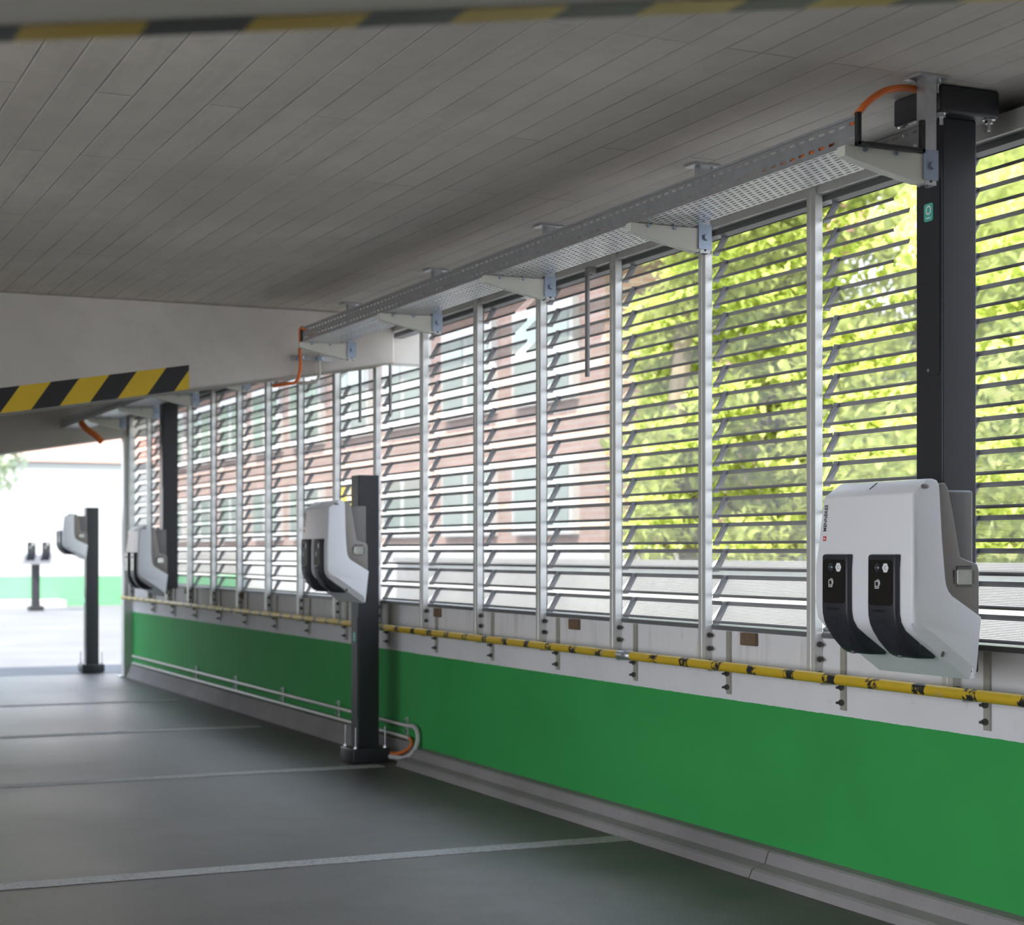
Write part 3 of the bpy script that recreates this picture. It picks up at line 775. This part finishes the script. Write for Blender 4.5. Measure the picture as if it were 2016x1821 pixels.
    bm = text_bm('MENNEKES', .0225, .0008, Mx, .76, .0003); obj('lettering', bm, M['ink'], t)
    bm = bmesh.new(); xl = -.253 + sh(.424)
    box(bm, xl - .0010, xl + .003, .1985, .2155, .4160, .4310, .0006, 1); lg = obj('logo', bm, M['red'], t)
    bm = bmesh.new(); prism(bm, [(.2025, .4210), (.2065, .4205), (.2115, .4225), (.2115, .4260), (.2070, .4265), (.2025, .4245)], xl - .0014, xl - .0008, 'X'); obj('logo_notch', bm, M['whiteink'], lg)
    return t
c1 = make_charger((3.4245, 4.35, .866), 'large white twin charger with two black sockets on the ceiling hung post up close')
c2 = dup(c1, loc=(3.4245, 9.71, .947)); c2['label'] = 'white twin charger mounted on the standing black post in the middle'
c3 = dup(c1, loc=(3.4245, 14.66, .866)); c3['label'] = 'blurred white charger on the dark hanging post near the end of the louvres'
c4 = dup(c1, loc=(3.4245, 18.05, 1.165)); c4.scale = (1, .62, .79); c4['label'] = 'small grey charger seen from the side on the thin post outside the open end'

# steel column at the end of the louvre wall
bm = bmesh.new(); box(bm, 3.64, 3.76, 17.18, 17.30, 0, 2.40, .004); box(bm, 3.60, 3.80, 17.165, 17.33, 0.001, .012)
solo('steel_column', bm, M['alu'], 'pale steel column closing the end of the louvre wall', 'column', (3.70, 17.24, 0))

# ------------------------------------------------------------------ outdoors
def gnd(x, y): return 0 if y < 18.5 else min(.27, .27 * (y - 18.5) / 10)
bm = bmesh.new(); nx, ny = 6, 12
xs = [-60, -3.3, 0, 3.69, 12, 60]; ys = [-40, -4.2, 17.75, 18.5, 20, 22, 24, 26, 28.5, 32, 36, 120]
g = [[bm.verts.new((x, y, gnd(x, y) - .012)) for y in ys] for x in xs]
for i in range(len(xs) - 1):
    for j in range(len(ys) - 1):
        if xs[i] >= -3.3 and xs[i + 1] <= 3.69 and ys[j] >= -4.2 and ys[j + 1] <= 17.75: continue
        f = bm.faces.new((g[i][j], g[i + 1][j], g[i + 1][j + 1], g[i][j + 1])); f.material_index = 1 if ys[j] > 17 else 0
bmesh.ops.recalc_face_normals(bm, faces=bm.faces[:])
struct('ground', bm, [M['pavement'], M['deck']])
# parapet at the far side of the open deck
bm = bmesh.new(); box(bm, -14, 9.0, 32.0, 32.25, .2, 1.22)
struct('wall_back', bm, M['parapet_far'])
bm = bmesh.new(); box(bm, -6, 5.6, 31.2, 31.98, .2, .38, .01)
solo('concrete_kerb', bm, M['pavement'], 'low pale kerb in front of the sunny green banded wall', 'kerb', (0, 31.6, .26))
# charger facing the garage on its own post
c5 = dup(c1, loc=(4.76, 29.3, 1.03)); c5.rotation_euler = (0, 0, PI / 2); c5['label'] = 'overexposed white charger facing the garage across the sunny deck'
t = thing('charger_post', 'grey post of the overexposed charger across the sunny deck', 'post', (4.76, 29.37, .26), 'charger posts')
bm = bmesh.new(); box(bm, 4.695, 4.825, 29.305, 29.435, .26, 1.60, .004); obj('pole', bm, M['post'], t, world=True)
bm = bmesh.new(); box(bm, 4.64, 4.88, 29.25, 29.49, .262, .34, .006); obj('base_box', bm, M['post'], t, world=True)

def house(x0, x1, y0, y1, h, roof_h, label, wall, nwin):
    t = thing('house', label, 'house', ((x0 + x1) / 2, (y0 + y1) / 2, .25))
    bm = bmesh.new(); box(bm, x0, x1, y0, y1, .2, h); obj('walls', bm, M[wall], t, world=True)
    bm = bmesh.new(); ym = (y0 + y1) / 2
    prism(bm, [(y0 - .12, h), (y1 + .12, h), (ym, h + roof_h)], x0 - .4, x1 + .4, 'X'); obj('roof', bm, M['roof'], t, world=True)
    for k in range(nwin):
        for z in ((1.6, 3.6) if h > 4.4 else (1.4,)):
            xc = x0 + (x1 - x0) * (k + .5) / nwin
            bm = bmesh.new(); box(bm, xc - .7, xc + .7, y0 - .06, y0 + .02, z, z + 1.3); w = obj('window', bm, M['plaster'], t, world=True)
            bm = bmesh.new(); box(bm, xc - .55, xc + .55, y0 - .08, y0 - .0605, z + .12, z + 1.18); o = obj('pane', bm, M['winglass'], t, world=True); o.parent = w
    return t
house(6.2, 18, 56, 66, 4.1, 3.0, 'white house with salmon clay roof beyond the sunny deck', 'palewall', 0)
house(-6, 5.2, 60, 70, 3.4, 2.6, 'lower pale house with red roof beyond the green banded wall', 'palewall', 3)

# brick building seen through the louvres
t = thing('brick_building', 'pink brick building with white framed windows behind the louvres', 'building', (10.8, 28, 0))
BX = 9.2; BY0, BY1 = 17.5, 40
bm = bmesh.new(); box(bm, BX, 12.4, BY0, BY1, 0, 4.95); obj('walls', bm, M['brick'], t, world=True)
bm = bmesh.new(); box(bm, BX - .05, 12.45, BY0 - .05, BY1 + .05, .01, 1.32); obj('plinth', bm, M['plaster'], t, world=True)
bm = bmesh.new(); prism(bm, [(BX - .7, 4.95), (12.9, 4.95), (10.8, 6.9)], BY0 - .5, BY1 + .5); obj('roof', bm, M['roof'], t, world=True)
bm = bmesh.new(); box(bm, BX - .75, BX - .55, BY0 - .5, BY1 + .5, 4.85, 5.0, .01); obj('gutter', bm, M['alu'], t, world=True)
def bwin(y, z, w, h, mt='winglass'):
    bm = bmesh.new(); box(bm, BX - .10, BX + .03, y - w / 2, y + w / 2, z, z + h)
    wo = obj('window', bm, M['plaster'], t, world=True)
    for s in (-1, 1):
        bm = bmesh.new(); yc = y + s * w / 4; box(bm, BX - .115, BX - .1005, yc - w / 4 + .09, yc + w / 4 - .09, z + .12, z + h - .12)
        p = obj('pane', bm, M[mt], t, world=True); p.parent = wo
for k in range(9):
    y = BY0 + 1.5 + k * 2.35
    bwin(y, 1.45, 1.7, .95, 'yellow' if k == 3 else 'winglass'); bwin(y, 3.05, 1.7, 1.2)
# low yard wall in the sun
bm = bmesh.new(); box(bm, 7.6, 7.8, 6.5, 20, 0, 1.12); box(bm, 7.55, 7.85, 6.5, 20, 1.12, 1.17)
solo('yard_wall', bm, M['yardwall'], 'pale sunlit yard wall behind the lowest louvre slats', 'wall', (7.7, 13, 0))

# trees
def tree(name, label, x, y, h, crown, mt, nleaf, base=1.0, ls=.17, blobs=13):
    t = thing(name, label, 'tree', (x, y, -.02), 'trees outside')
    bm = bmesh.new()
    tube(bm, spline([(x, y, -.02), (x + .08, y, h * .25), (x - .05, y + .06, h * .5), (x + .02, y, h * .8)], 5), .10, 10)
    bl = []
    for k in range(blobs):
        a = random.uniform(0, 2 * PI); rr = crown * random.uniform(.15, .75)
        bl.append((x + math.cos(a) * rr, y + math.sin(a) * rr, base + .3 + (h - base - .3) * (k + random.random()) / blobs, random.uniform(.45, .75) * crown * .75))
    for bx, by, bz, br_ in bl[:6]:
        tube(bm, spline([(x, y, max(.6, bz * .45)), ((x + bx) / 2, (y + by) / 2, bz * .8), (bx, by, bz)], 4), .035, 6)
    obj('trunk', bm, M['bark'], t, world=True, smooth=True)
    bm = bmesh.new()
    for k in range(nleaf):
        bx, by, bz, br_ = random.choice(bl)
        d = Vector((random.gauss(0, 1), random.gauss(0, 1), random.gauss(0, 1))).normalized() * br_ * random.random() ** .45
        c = Vector((bx, by, bz)) + d
        if c.z < .25: continue
        q = Matrix.Rotation(random.uniform(0, 2 * PI), 3, 'Z') @ Matrix.Rotation(random.gauss(0, .8), 3, 'X')
        s = ls * random.uniform(.6, 1.25)
        bm.faces.new([bm.verts.new(c + q @ Vector(p) * s) for p in ((0, -.6, 0), (.34, -.05, .06), (0, .62, -.03), (-.34, -.05, .06))])
    o = obj('foliage', bm, M[mt], t, world=True); return t
tree('leafy_tree', 'bright green tree filling the last louvre bay at the picture edge', 10.4, 11.4, 4.6, 2.0, 'leaf', 16000, .8, .11)
tree('leafy_tree', 'bright green tree outside behind the large hanging charger post', 11.0, 14.0, 5.6, 2.1, 'leaf', 16000, .7, .11)
tree('leafy_tree', 'tall yellow green tree behind the second full louvre bay past the hanging post', 10.0, 15.1, 6.0, 1.6, 'leaf', 14000, .9, .11)
tree('leafy_tree', 'slim green tree in front of the brick building corner', 8.55, 14.6, 4.6, 1.0, 'leaf', 9000, .7, .10)
tree('leafy_tree', 'green tree set back behind the one at the picture edge', 13.6, 14.0, 5.4, 2.4, 'leaf', 16000, .5, .12)
tree('leafy_tree', 'broad green tree farther back over the yard wall', 15.9, 19.0, 7.4, 2.5, 'leaf', 16000, .6, .13)
tree('pale_tree', 'hazy pale tree at the edge of the sunny deck', 5.3, 43, 6.0, 2.0, 'leaf2', 5000, 2.7, .25)
tree('pale_tree', 'hazy pale tree behind the sunny deck wall, taller one', 4.2, 50, 8.0, 3.0, 'leaf2', 6000, 3.0, .28)

# ------------------------------------------------------------------ light
w = bpy.data.worlds.new('sky'); sc.world = w; w.use_nodes = True
nt = w.node_tree; bg = nt.nodes['Background']
tc = N(nt, 'ShaderNodeTexCoord'); sp = N(nt, 'ShaderNodeSeparateXYZ'); nt.links.new(tc.outputs['Generated'], sp.inputs[0])
f = ramp(nt, sp.outputs['Z'], -.02, .75)
nt.links.new(mixc(nt, f, (.93, .96, 1.0), (.62, .77, 1.0)), bg.inputs[0]); bg.inputs[1].default_value = 1.15
sun = bpy.data.lights.new('sun', 'SUN'); sun.energy = 3.3; sun.angle = .01; sun.color = (1, .93, .82)
so = bpy.data.objects.new('sun', sun); col.objects.link(so); so.location = (-10, -10, 20)
d = Vector((.60, .50, -1.0)); so.rotation_euler = d.to_track_quat('-Z', 'Y').to_euler()

# ------------------------------------------------------------------ camera
F = 3400.; th = math.atan(1559 / F)
cd = bpy.data.cameras.new('camera'); cam = bpy.data.objects.new('camera', cd); col.objects.link(cam)
cam.location = (0, 0, 1.25); cam.rotation_euler = (PI / 2, 0, -th)
cd.sensor_width = 36; cd.sensor_fit = 'HORIZONTAL'; cd.lens = 36 * F / 2016
cd.shift_x = 0; cd.shift_y = (1085 - 910.5) / 2016
cd.clip_end = 400; cd.clip_start = .05
cd.dof.use_dof = True; cd.dof.focus_distance = 6.0; cd.dof.aperture_fstop = (cd.lens / 1000) / .016
sc.camera = cam

sc.view_settings.view_transform = 'Standard'; sc.view_settings.look = 'None'
sc.view_settings.gamma = 1; sc.view_settings.use_curve_mapping = False
sc.view_settings.exposure = 1.75
cy = sc.cycles
cy.use_denoising = True
cy.max_bounces = 10; cy.diffuse_bounces = 6; cy.glossy_bounces = 4; cy.transparent_max_bounces = 16; cy.transmission_bounces = 4
cy.sample_clamp_indirect = 8
cy.caustics_reflective = False; cy.caustics_refractive = False
